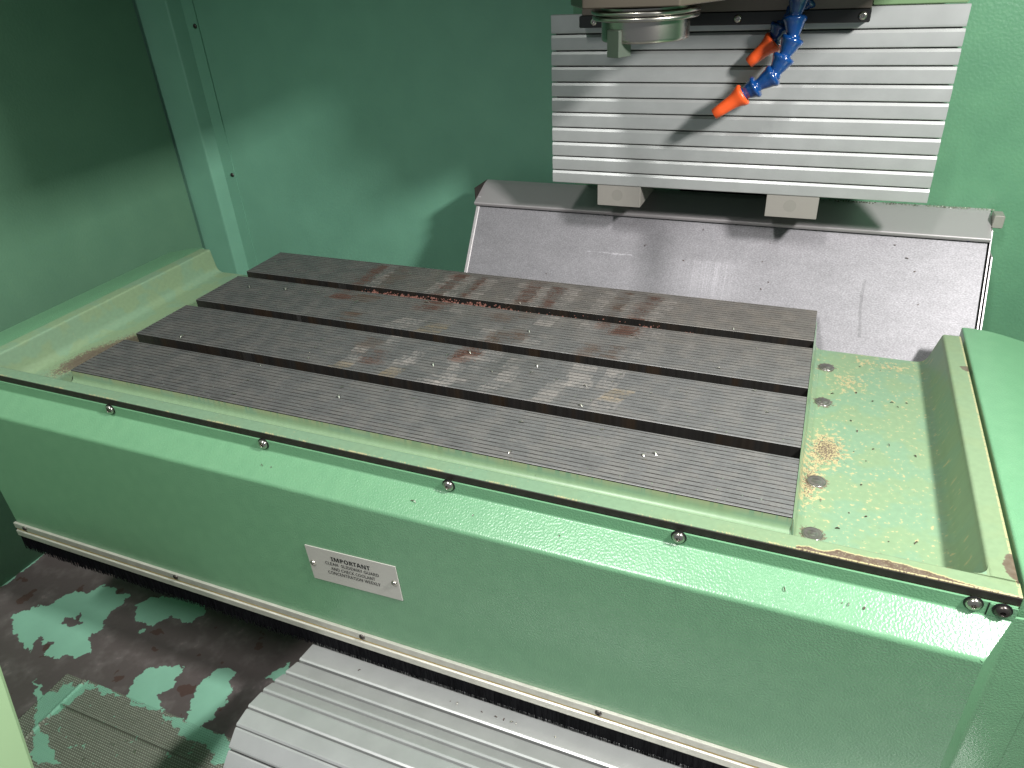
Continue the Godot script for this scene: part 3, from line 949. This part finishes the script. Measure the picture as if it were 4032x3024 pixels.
func front_apron() -> void:
	var t := thing("front_apron", Vector3(0.42, -0.25, 0.05), "green textured sheet metal apron bolted along the front of the table", "machine apron")
	var line := rounded(pv([0.0398, -0.0082, 0.0398, -0.0212, 0.070, -0.0375, 0.070, -0.2495, 0.05, -0.2495]), [0, 0.0015, 0.0035, 0.002, 0], 5, false)
	var b := MB.new().ext(sheet(line, -0.0018), -0.30, 1.14, ALONG_X)
	for i in b.v.size():                     # mitred ends
		var p := b.v[i]
		var s := clampf((p.z - 0.0398) / 0.0302, -0.1, 1.0)
		b.v[i].x = lerpf(0.9963, 0.979, s) if p.x > 0.5 else lerpf(-0.154, -0.137, s)
	part("apron_sheet", b, M["sheet paint"], t)
	for side in [1, -1]:
		var e := pv([0.9785, 0.0702, 0.9975, 0.0365, 1.03, 0.0335, 1.03, 0.0320, 0.996, 0.0345, 0.9765, 0.0690])
		b = MB.new().ext(rounded(e, [0.0012, 0.003, 0, 0, 0.003, 0], 4), -0.2495, -0.0205, ALONG_Y)
		for i in b.v.size():
			if b.v[i].y > -0.1: b.v[i].y = -0.0212 - 0.0163 * clampf((b.v[i].z - 0.0398) / 0.0302, 0, 1) - 0.0002
			if side < 0: b.v[i].x = 0.842 - b.v[i].x
		if side < 0:
			for i in b.n.size(): b.n[i].x *= -1.0
			for i in range(0, b.v.size(), 3):
				var s := b.v[i + 1]; b.v[i + 1] = b.v[i + 2]; b.v[i + 2] = s
				var s2 := b.n[i + 1]; b.n[i + 1] = b.n[i + 2]; b.n[i + 2] = s2
		part("end_sheet", b, M["sheet paint"], t)
	part("corner_strip", MB.new().box(Vector3(0.9795, -0.0205, 0.0396), Vector3(0.9972, -0.0086, 0.0406), 0.0005), M["sheet paint"], t)
	part("seam", MB.new().box(Vector3(0.9786, -0.0208, 0.0396), Vector3(0.9794, -0.0084, 0.0401), 0.0001), M["dark gap"], t)
	for x in [-0.110, 0.1057, 0.3241, 0.5401, 0.755, 0.9696]:
		screw("bolt", Vector3(x, -0.0125, 0.0398), Vector3.BACK, 0.0054, M["screw steel"], t, true)
	screw("bolt", Vector3(0.9878, -0.0126, 0.0406), Vector3.BACK, 0.0054, M["dark screw"], t, true)

	# engraved plate
	var T := Transform3D(Basis(Vector3.BACK, deg_to_rad(2.3)), Vector3(0.4310, -0.1322, 0.0702))
	var plate := part("name_plate", MB.new().box(Vector3(-0.0556, -0.0240, 0), Vector3(0.0556, 0.0240, 0.0011), 0.0005, T), M["plate metal"], t)
	var texts := [["IMPORTANT", 0.0480, 0.0058, 0.0125, true], ["CLEAN  SLIDEWAY GUARD", 0.0660, 0.0042, 0.0050, false], ["AND CHECK COOLANT", 0.0545, 0.0042, -0.0018, false], ["CONCENTRATION WEEKLY", 0.0650, 0.0042, -0.0083, false]]
	for w in texts:
		var font := SystemFont.new()
		font.font_names = PackedStringArray(["Droid Sans"])
		if w[4]: font.font_weight = 700
		var tm := TextMesh.new()
		tm.text = w[0]
		tm.font = font
		tm.font_size = 64
		tm.pixel_size = 0.0001
		tm.depth = 0.0002
		var box := tm.get_aabb()
		var o := MeshInstance3D.new()
		o.mesh = tm
		o.material_override = M["lettering black"]
		o.name = "lettering"
		plate.add_child(o, true)
		var k := Vector3(float(w[1]) / box.size.x, float(w[2]) / box.size.y, 1.0)
		var c := box.get_center()
		var A := Transform3D(Basis.from_scale(k), Vector3(-c.x * k.x - 0.0005, float(w[3]) - c.y * k.y, 0.0012))
		var W := T * A
		W.origin -= t.position
		o.transform = W
	for x in [-0.0505, 0.0500]:
		part("rivet", MB.new().lathe(PackedVector2Array([Vector2(0.0033, 0), Vector2(0.0032, 0.0009), Vector2(0.0027, 0.0017), Vector2(0.0017, 0.0023), Vector2(0, 0.0025)]), 20, aim(T * Vector3(x, 0.0, 0.0011), Vector3.BACK)), M["screw steel"], t, plate)

	# wiper: aluminium rail with a bristle strip
	var rail := part("wiper_rail", MB.new().ext(rounded(pv([0.0702, -0.2268, 0.0735, -0.2268, 0.0735, -0.2358, 0.0719, -0.2366, 0.0719, -0.2388, 0.0746, -0.2400, 0.0746, -0.2488, 0.0702, -0.2488]), [0, 0.0008, 0.0006, 0, 0, 0.0008, 0.0008, 0], 3), -0.1405, 0.979, ALONG_X, 0.0004), M["rail aluminium"], t)
	part("sealant_line", MB.new().box(Vector3(-0.139, -0.2386, 0.0715), Vector3(0.978, -0.2370, 0.0729), 0.0004), M["glue line"], t, rail)
	for k in 5:
		screw("screw", Vector3(-0.119 + 0.272 * k, -0.2309, 0.0735), Vector3.BACK, 0.0036, M["dark screw"], t, false, rail)
	b = MB.new()
	b.box(Vector3(-0.138, -0.2690, 0.0703), Vector3(0.978, -0.2486, 0.0736), 0.0003)
	var x := -0.138
	while x < 0.977:
		x += rng.randf_range(0.00045, 0.0009)
		var z := rng.randf_range(0.0728, 0.0740)
		var y1 := -0.2735 + rng.randf_range(-0.0016, 0.0022) + 0.0012 * sin(x * 40.0)
		var dx := rng.randf_range(-0.0012, 0.0012)
		var h := rng.randf_range(0.00022, 0.0004)
		var a := Vector3(x, -0.2484, z)
		var e := Vector3(x + dx, y1, z + rng.randf_range(-0.0008, 0.0016))
		for s in 3:
			var d0 := Vector3(cos(TAU * s / 3.0 + 0.5), 0, -sin(TAU * s / 3.0 + 0.5)) * h
			var d1 := Vector3(cos(TAU * (s + 1) / 3.0 + 0.5), 0, -sin(TAU * (s + 1) / 3.0 + 0.5)) * h
			b.tri(e + d0, e + d1, a + d1); b.tri(e + d0, a + d1, a + d0)
	var br := part("bristles", b, M["black bristle"], t)
	br.set_meta("kind", "stuff")


# a run of overlapping slats; line is their top line in (z, y), each joint one vertex
func slat_outline(a: Vector2, b: Vector2) -> PackedVector2Array:
	var d := (b - a).normalized()
	var n := Vector2(-d.y, d.x)
	if n.y < 0: n = -n
	var L := a.distance_to(b)
	var f := func(s: float, h: float) -> Vector2: return a + d * s + n * h
	return PackedVector2Array([f.call(0.0014, -0.0018), f.call(0.0030, -0.0009), f.call(L - 0.0042, 0.0), f.call(L - 0.0040, 0.0004), f.call(L - 0.0026, 0.0004), f.call(L - 0.0008, -0.0008), f.call(L - 0.0007, -0.0056), f.call(0.0014, -0.0056)])


func lower_cover() -> void:
	var t := thing("slideway_cover", Vector3(0.7, -0.3, 0.16), "silver slatted apron cover curving down below the brush strip", "machine cover")
	var p := pv([0.0, -0.2745, 0.043, -0.2735, 0.0730, -0.2705, 0.1016, -0.2678, 0.1244, -0.261, 0.1412, -0.2545, 0.1585, -0.248, 0.182, -0.2452, 0.2022, -0.2496, 0.2187, -0.265, 0.2326, -0.2800, 0.2430, -0.3010, 0.2490, -0.3240, 0.2530, -0.3480])
	for i in p.size() - 1:
		part("slat", MB.new().ext(slat_outline(p[i], p[i + 1]), 0.3505, 1.05, ALONG_X, 0.0004), M["silver slat"], t)
	var under := PackedVector2Array()
	for q in p: under.append(q + Vector2(-0.001, -0.0065))
	part("backing", MB.new().ext(sheet(under, 0.0012), 0.356, 1.045, ALONG_X), M["dark gap"], t)


func head_cover() -> void:
	var t := thing("head_slide_cover", Vector3(0.708, 0.139, -0.44), "upright silver cover of horizontal slats behind the coolant hoses", "machine cover")
	var ys := [0.3432, 0.3223, 0.3035, 0.2859, 0.2673, 0.2492, 0.2308, 0.2121, 0.1936, 0.1751, 0.1567, 0.1394]
	for i in 11:
		var top: float = ys[i]
		var bot: float = ys[i + 1]
		var o := pv([-0.4375, top - 0.0015, -0.4334, top - 0.0015, -0.4317, top - 0.0017, -0.4300, top - 0.0046, -0.4300, bot + 0.0016, -0.4304, bot + 0.0004, -0.4310, bot, -0.4375, bot])
		if i == 0: o = pv([-0.4375, top, -0.4306, top, -0.4300, top - 0.0006, -0.4300, bot + 0.0030, -0.4306, bot + 0.0006, -0.4312, bot, -0.4375, bot])
		part("slat", MB.new().ext(o, 0.4838 - 0.0003 * i, 0.9325 + 0.0003 * i, ALONG_X, 0.0004), M["silver slat"], t)
	part("backing", MB.new().box(Vector3(0.487, 0.1405, -0.4395), Vector3(0.930, 0.3425, -0.4378)), M["dark gap"], t)
	for s in [["left", 0.5437, 0.6022], ["right", 0.7602, 0.8207]]:
		var g := thing("guide_block", Vector3((float(s[1]) + float(s[2])) * 0.5, 0.111, -0.46), "ground steel block under the slatted head cover, %s one of two" % ["on its left side" if s[0] == "left" else "on its right side"], "steel block", "steel blocks under the head cover")
		part("block", MB.new().box(Vector3(s[1], 0.1112, -0.545), Vector3(s[2], 0.1393, -0.4318), 0.0007), M["block steel"], g)
		part("plugged_hole", MB.new().lathe(PackedVector2Array([Vector2(0.0075, 0.00005), Vector2(0, 0.00006)]), 24, aim(Vector3((float(s[1]) + float(s[2])) * 0.5 - 0.002, 0.126, -0.4318), Vector3.BACK)), M["block steel dull"], g)


func hood() -> void:
	var t := thing("way_cover", Vector3(0.68, 0.0, -0.45), "scuffed galvanised sheet hood leaning back behind the table", "machine cover")
	var line := rounded(pv([-0.4005, -0.0520, -0.4298, -0.0120, -0.5035, 0.0885, -0.512, 0.0885]), [0, 0.006, 0.002, 0], 4, false)
	part("hood_sheet", MB.new().uvmap(Vector3(1 / 0.687, 0, 0), -0.332 / 0.687, Vector3(0, -1 / 0.16, 0), 0.60).ext(sheet(line, 0.0015), 0.3335, 1.0185, ALONG_X), M["galvanised"], t)
	# folded left hem and the sheet ends nested at the right
	var hem := pv([-0.3992, -0.0515, -0.4285, -0.0114, -0.5022, 0.0892, -0.5040, 0.0876, -0.4312, -0.0128, -0.4019, -0.0530])
	part("hem", MB.new().ext(rounded(hem, [0, 0.003, 0, 0, 0.003, 0], 4), 0.3310, 0.3368, ALONG_X, 0.0010), M["galvanised plain"], t)
	part("edge_gap", MB.new().ext(pv([-0.4053, -0.052, -0.4346, -0.0120, -0.507, 0.084, -0.53, 0.084, -0.53, -0.052]), 1.0186, 1.0212, ALONG_X), M["dark gap"], t)
	part("edge_sheet", MB.new().ext(pv([-0.4012, -0.052, -0.4305, -0.0120, -0.5045, 0.0888, -0.53, 0.0888, -0.53, -0.052]), 1.0212, 1.0226, ALONG_X), M["galvanised plain"], t)
	part("edge_gap", MB.new().ext(pv([-0.4083, -0.052, -0.4376, -0.0120, -0.489, 0.058, -0.53, 0.058, -0.53, -0.052]), 1.0226, 1.0252, ALONG_X), M["dark gap"], t)
	part("edge_sheet", MB.new().ext(pv([-0.4040, -0.052, -0.4333, -0.0120, -0.4868, 0.0615, -0.53, 0.0615, -0.53, -0.052]), 1.0252, 1.0266, ALONG_X), M["galvanised plain"], t)
	# lid
	var lid := rounded(pv([-0.4920, 0.0790, -0.4905, 0.0820, -0.5350, 0.1005, -0.5448, 0.1020]), [0, 0.0012, 0.004, 0], 4, false)
	part("lid", MB.new().ext(sheet(lid, -0.0014), 0.3300, 1.0205, ALONG_X), M["galvanised plain"], t)
	part("lid_end", MB.new().box(Vector3(0.3285, 0.081, -0.5445), Vector3(0.3300, 0.1035, -0.497), 0.0006), M["dark bare iron"], t)
	part("bracket", MB.new().box(Vector3(1.0208, 0.0900, -0.5300), Vector3(1.0325, 0.1056, -0.5100), 0.0012), M["block steel"], t)
	var xs := [0.372, 0.452, 0.536, 0.628, 0.722, 0.822, 0.915, 0.998]
	for i in 8:
		screw("bolt", Vector3(xs[i], 0.0790, -0.4965), Vector3(0, 0.59, 0.81).normalized(), 0.0038, M["blue screw"] if i == 7 else M["black rubber"], t)


func spindle() -> void:
	var c := Vector3(0.6316, 0, -0.30)
	var t := thing("spindle", Vector3(0.6316, 0.315, -0.30), "polished steel spindle nose with a square drive key hanging from the head", "spindle")
	part("spindle_nose", MB.new().lathe(PackedVector2Array([Vector2(0.024, 0.345), Vector2(0.022, 0.3300), Vector2(0.0425, 0.3292), Vector2(0.0437, 0.3302), Vector2(0.0440, 0.3330), Vector2(0.0440, 0.3480), Vector2(0.044, 0.352)]), 72, Transform3D(Basis(), c)), M["spindle steel"], t)
	for k in 2:
		var y := 0.3492 + 0.0052 * k
		part("ring", MB.new().lathe(PackedVector2Array([Vector2(0.04, y), Vector2(0.0525 + 0.0012 * k, y), Vector2(0.0532 + 0.0012 * k, y + 0.0008), Vector2(0.0532 + 0.0012 * k, y + 0.0030), Vector2(0.0525 + 0.0012 * k, y + 0.0038), Vector2(0.045, y + 0.0038), Vector2(0.045, y + 0.0056)]), 72, Transform3D(Basis(), c)), M["spindle steel"], t)
	var T := Transform3D(Basis(Vector3.UP, deg_to_rad(-28)), c)
	part("drive_key", MB.new().box(Vector3(-0.0080, 0.3170, 0.0290), Vector3(0.0080, 0.3420, 0.0470), 0.0008, T), M["key steel"], t)
	var h := pv([0.583, -0.243, 0.676, -0.243, 0.7095, -0.300, 0.7095, -0.40, 0.556, -0.40, 0.556, -0.29])
	part("spindle_housing", MB.new().ext(rounded(h, 0.002, 2), 0.3622, 0.43, ALONG_Y, 0.001), M["satin steel"], t)

	t = thing("milling_head", Vector3(0.75, 0.33, -0.40), "underside of the machine head with a brown slide plate and black wiper bar", "machine head")
	part("head_casting", MB.new().box(Vector3(0.55, 0.42, -0.545), Vector3(0.95, 0.95, -0.245), 0.008), M["head paint"], t)
	part("side_plate", MB.new().box(Vector3(0.535, 0.418, -0.251), Vector3(0.5495, 0.95, 0.0), 0.002), M["head paint"], t)
	part("slide_plate", MB.new().box(Vector3(0.530, 0.3432, -0.4290), Vector3(0.8405, 0.42, -0.4095), 0.001), M["brown plate"], t)
	part("wiper_bar", MB.new().box(Vector3(0.527, 0.3302, -0.4292), Vector3(0.8410, 0.3432, -0.4080), 0.0012), M["black rubber"], t)
	for x in [0.545, 0.6270, 0.7085, 0.8335]:
		screw("screw", Vector3(x, 0.3366, -0.4080), Vector3.BACK, 0.0042, M["screw steel"], t)
	part("head_guide", MB.new().box(Vector3(0.8412, 0.3440, -0.545), Vector3(0.93, 0.42, -0.4335), 0.0015), M["head paint"], t)


# jointed hose: a row of socket-and-ball segments; points are the wide rims of the segments
func hose(called: String, pts: Array, nozzle_end: Vector3, r: float, label: String, stem := "") -> void:
	var t := thing(called, pts[0], label, "coolant hose", "coolant hoses hanging from the head")
	for i in pts.size() - 1:
		var a: Vector3 = pts[i]
		var b: Vector3 = pts[i + 1]
		var L := a.distance_to(b)
		var T := aim(a, b - a)
		var p := PackedVector2Array()
		for q in [[0.55, -0.10], [0.84, -0.09], [1.0, -0.03], [1.03, 0.05], [1.0, 0.14], [0.88, 0.25], [0.79, 0.42], [0.68, 0.62], [0.58, 0.76], [0.55, 0.86], [0.62, 0.94], [0.68, 1.02], [0.62, 1.12], [0.5, 1.17]]:
			p.append(Vector2(q[0] * r, q[1] * L))
		part("segment", MB.new().lathe(p, 28, T), M["blue plastic"], t)
	var a: Vector3 = pts[-1]
	var L := a.distance_to(nozzle_end)
	var T := aim(a, nozzle_end - a)
	var p := PackedVector2Array()
	for q in [[0.70, -0.045], [0.90, -0.05], [1.02, -0.02], [1.03, 0.04], [0.97, 0.10], [0.84, 0.19], [0.72, 0.30], [0.64, 0.48], [0.58, 0.75], [0.53, 1.0], [0.49, 1.01], [0.42, 1.0], [0.40, 0.7], [0.0, 0.68]]:
		p.append(Vector2(q[0] * r, q[1] * L))
	part("nozzle", MB.new().lathe(p, 32, T), M["orange plastic"], t)


func covers_and_door() -> void:
	# covers beside the tray
	var line := rounded(pv([1.0004, -0.055, 1.0004, 0.0012, 1.03, 0.0, 1.10, -0.0170, 1.20, -0.062, 1.22, -0.10]), [0, 0.003, 0.02, 0.05, 0.03, 0], 6, false)
	var t := thing("right_table_cover", Vector3(1.1, -0.1, -0.19), "bright green curved sheet cover along the right rim of the tray", "machine cover")
	part("cover_sheet", MB.new().ext(sheet(line, -0.0018), -0.4075, 0.0315, ALONG_Z), M["sheet paint"], t)
	var plate := line.slice(1)
	plate.append_array(pv([1.22, -0.45, 1.002, -0.45]))
	part("end_plate", MB.new().ext(plate, 0.0285, 0.0305, ALONG_Z), M["sheet paint"], t)
	line = rounded(pv([-0.1565, -0.05, -0.1565, -0.003, -0.185, -0.006, -0.247, -0.020, -0.252, -0.12]), [0, 0.003, 0.02, 0.006, 0], 5, false)
	t = thing("left_table_cover", Vector3(-0.2, -0.1, -0.19), "narrow green sheet cover outside the left rim of the tray", "machine cover")
	part("cover_sheet", MB.new().ext(sheet(line, 0.0018), -0.402, 0.035, ALONG_Z), M["sheet paint"], t)
	t = thing("enclosure_door_edge", Vector3(0.1, -0.45, 0.31), "pale green rounded door edge close to the camera at lower left", "machine door")
	var d := pv([0.2700, 0.06, 0.3535, -0.45, 0.3915, -0.45, 0.308, 0.06])
	var b := MB.new().ext(d, -0.30, 0.22, ALONG_X, 0.004)
	part("door_frame", b, M["door paint"], t)
	t = thing("mesh_sheet", Vector3(0.08, -0.45, 0.2), "pressed mesh sheet with worn green paint lying on the chip floor", "mesh sheet")
	b = MB.new().uvmap(Vector3(1 / 1.02, 0, 0), 0.6 / 1.02, Vector3(0, 0, 1 / 0.66), 0.36 / 0.66)
	b.ext(pv([0.1285, -0.4498, 0.1292, -0.4465, 0.1700, -0.4452, 0.1712, -0.4425, 0.1728, -0.4418, 0.1740, -0.4440, 0.1752, -0.4462, 0.30, -0.4462, 0.30, -0.4498]), -0.0390, 0.345, ALONG_X)
	part("sheet", b, M["mesh sheet"], t)
	b = MB.new().uvmap(Vector3(1 / 1.02, 0, 0), 0.6 / 1.02, Vector3(0, 0, 1 / 0.66), 0.36 / 0.66)
	b.ext(pv([-0.078, -0.4498, -0.078, -0.4462, -0.0440, -0.4456, -0.0425, -0.4425, -0.0405, -0.4425, -0.0392, -0.4460, -0.0392, -0.4498]), 0.132, 0.30, ALONG_Z)
	part("side_fold", b, M["mesh sheet"], t)


# ---------------------------------------------------------------- swarf
func chip_mesh(L: float, W: float, curl: float) -> ArrayMesh:
	var b := MB.new()
	var n := 4
	for i in n:
		var s0 := float(i) / n
		var s1 := float(i + 1) / n
		var p0 := Vector3((s0 - 0.5) * L, 0.0003 + curl * sin(s0 * PI) * L * 0.35, 0)
		var p1 := Vector3((s1 - 0.5) * L, 0.0003 + curl * sin(s1 * PI) * L * 0.35, 0)
		var w0 := Vector3(0.15 * W * sin(s0 * 9.0), 0, W * 0.5 * (0.5 + 0.5 * sin(s0 * PI)))
		var w1 := Vector3(0.15 * W * sin(s1 * 9.0), 0, W * 0.5 * (0.5 + 0.5 * sin(s1 * PI)))
		b.quad(p0 + w0, p1 + w1, p1 - w1, p0 - w0)
		b.quad(p0 - w0 - Vector3(0, 0.00025, 0), p1 - w1 - Vector3(0, 0.00025, 0), p1 + w1 - Vector3(0, 0.00025, 0), p0 + w0 - Vector3(0, 0.00025, 0))
	return b.mesh()


func swarf() -> void:
	var shapes := [chip_mesh(0.0042, 0.0014, 0.8), chip_mesh(0.0030, 0.0018, 0.5), chip_mesh(0.0058, 0.0012, 1.0), chip_mesh(0.0022, 0.0016, 0.3)]
	var drop := func(p: Vector3, up: Vector3, m: Material, label: String, group: String, s := 1.0) -> void:
		var o := MeshInstance3D.new()
		o.mesh = shapes[rng.randi() % 4]
		o.material_override = m
		o.name = numbered("metal_chip")
		add_child(o)
		var B := aim(Vector3.ZERO, up, rng.randf() * TAU).basis
		o.transform = Transform3D(B.scaled_local(Vector3.ONE * s * rng.randf_range(0.6, 1.25)), p)
		tag(o, label, "metal chip", group)
	# two long bright curls on the second strip from the back
	drop.call(Vector3(0.110, 0.0004, -0.283), Vector3.UP, M["chip bright"], "largest bright metal chip, near the left end of the second strip from the back", "metal chips on the table", 2.2)
	for i in 64:
		var k := rng.randi() % 4
		var z := rng.randf_range(STRIPS[k][0] + 0.004, STRIPS[k][1] - 0.004)
		var px := rng.randf_range(0.02, 0.83)
		var spot: String = ["at its left end", "left of its middle", "near its middle", "right of its middle", "at its right end"][mini(4, int(px / 0.168))]
		drop.call(Vector3(px, 0.0002, z), Vector3.UP, M["chip bright"], "tiny bright metal chip on the %s table strip, %s" % [["rearmost", "second rearmost", "second foremost", "foremost"][k], spot], "metal chips on the table", 1.2)
	for i in 22:
		drop.call(Vector3(rng.randf_range(0.862, 0.955), -0.0398, rng.randf_range(-0.36, 0.0)), Vector3.UP, M["chip dark"], "small dark metal chip on the green pad right of the table", "metal chips on the right pad", 0.9)
	for i in 10:
		drop.call(Vector3(rng.randf_range(0.3, 0.95), -0.0285, 0.0545), Vector3(0, 0.88, 0.475), M["chip dark"] if i % 3 else M["chip bright"], "small metal chip on the sloping top of the green apron", "metal chips on the apron", 0.8)
	for i in 9:
		drop.call(Vector3(rng.randf_range(0.40, 0.72), -0.2690, 0.089), Vector3(0, 1, 0.05), M["chip bright"] if i % 2 else M["chip dark"], "small metal chip on the lower silver slats", "metal chips on the lower slats", 0.8)
	for i in 12:
		var u := rng.randf_range(0.1, 0.9)
		drop.call(Vector3(rng.randf_range(0.45, 1.0), lerpf(-0.0120, 0.0885, u) + 0.0004, lerpf(-0.4298, -0.5035, u) + 0.0004), Vector3(0, 0.59, 0.81), M["chip dark"], "small dark metal chip stuck to the galvanised hood", "metal chips on the hood", 0.7)
	for i in 8:
		drop.call(Vector3(rng.randf_range(-0.01, 0.18), -0.4455, rng.randf_range(0.18, 0.22)), Vector3.UP, M["chip bright"], "bright metal chip lying on the mesh sheet", "metal chips on the mesh sheet", 1.0)
	# dust too fine to count
	var b := MB.new()
	for i in 640:
		var k := rng.randi() % 4
		var s := rng.randf_range(0.0002, 0.00075)
		var c := Vector3(rng.randf_range(0.01, 0.83), 0.00005, rng.randf_range(STRIPS[k][0] + 0.002, STRIPS[k][1] - 0.002))
		b.tri(c + Vector3(-s, 0, s), c + Vector3(s, 0, s * 0.6), c + Vector3(0, s * 0.7, -s))
		b.tri(c + Vector3(-s, 0, s), c + Vector3(0, s * 0.7, -s), c + Vector3(-s * 1.1, 0, -s))
	var dust := obj("metal_dust", b, M["chip bright"])
	dust.set_meta("kind", "stuff")
	tag(dust, "fine bright metal dust sprinkled over the slotted table", "metal dust")
	b = MB.new()
	for i in 340:
		var X := 0.235 + 0.22 * pow(rng.randf(), 1.2) if i < 230 else rng.randf_range(0.2, 0.7)
		var s := rng.randf_range(0.0005, 0.0019) * (1.0 if i < 230 else 0.6)
		var front := rng.randf() < 0.7
		var c := Vector3(X, -0.004 - rng.randf() * 0.010 if front else -0.0005, (-0.3252 if front else -0.3085) + rng.randf_range(-0.0012, 0.001))
		for q in 2:
			b.tri(c + Vector3(-s, -s * 0.4, s * 0.5), c + Vector3(s, -s * 0.3, s * rng.randf()), c + Vector3(s * 0.2, s * 0.9, -s * rng.randf()))
			b.tri(c + Vector3(-s, -s * 0.4, s * 0.5), c + Vector3(s * 0.2, s * 0.9, -s * 0.6), c + Vector3(-s, 0, -s))
			c += Vector3(s * 0.7, 0.0002, s * 0.3)
	var crust := obj("rust_crust", b, M["rust crust"])
	crust.set_meta("kind", "stuff")
	tag(crust, "crumbly reddish rust crust along the rear slot of the table", "rust")
	# debris caught where the hood meets the column
	b = MB.new()
	for i in 260:
		var s := rng.randf_range(0.0004, 0.0013)
		var X := 0.825 + 0.20 * pow(rng.randf(), 0.8)
		var c := Vector3(X, 0.1022 + rng.randf() * 0.001, -0.5425 + rng.randf_range(-0.002, 0.003))
		b.tri(c + Vector3(-s, 0, s), c + Vector3(s, s * rng.randf(), s), c + Vector3(0, s * 1.6, -s * rng.randf()))
		b.tri(c + Vector3(-s, 0, s), c + Vector3(0, s * 1.6, -s), c + Vector3(-s, 0, -s))
	var debris := obj("metal_debris", b, M["chip bright"])
	debris.set_meta("kind", "stuff")
	tag(debris, "line of fine swarf caught along the back of the hood lid", "metal debris")


func work_lamp(at: Vector3, to: Vector3, size: Vector2, energy: float, label: String) -> void:
	var t := thing("work_lamp", at, label, "lamp")
	var f := (to - at).normalized()
	var y := (Vector3.FORWARD - f * f.dot(Vector3.FORWARD)).normalized()      # the tube lies along z
	var B := Basis(y.cross(-f), y, -f)
	var T := Transform3D(B, at)
	part("lamp_housing", MB.new().box(Vector3(-size.x * 0.55, -size.y * 0.6, 0.004), Vector3(size.x * 0.55, size.y * 0.6, 0.05), 0.004, T), M["satin steel"], t)
	part("diffuser", MB.new().box(Vector3(-size.x * 0.5, -size.y * 0.5, 0.0), Vector3(size.x * 0.5, size.y * 0.5, 0.0035), 0.001, T), M["lamp glow"], t)
	var l := AreaLight3D.new()
	l.name = "work_light"
	l.area_size = size
	l.area_normalize_energy = true
	l.light_energy = energy
	l.light_color = Color(1.0, 0.995, 0.985)
	l.area_range = 6.0
	l.shadow_enabled = true
	l.transform = Transform3D(B, at + B * Vector3(0, 0, -0.004))
	add_child(l)
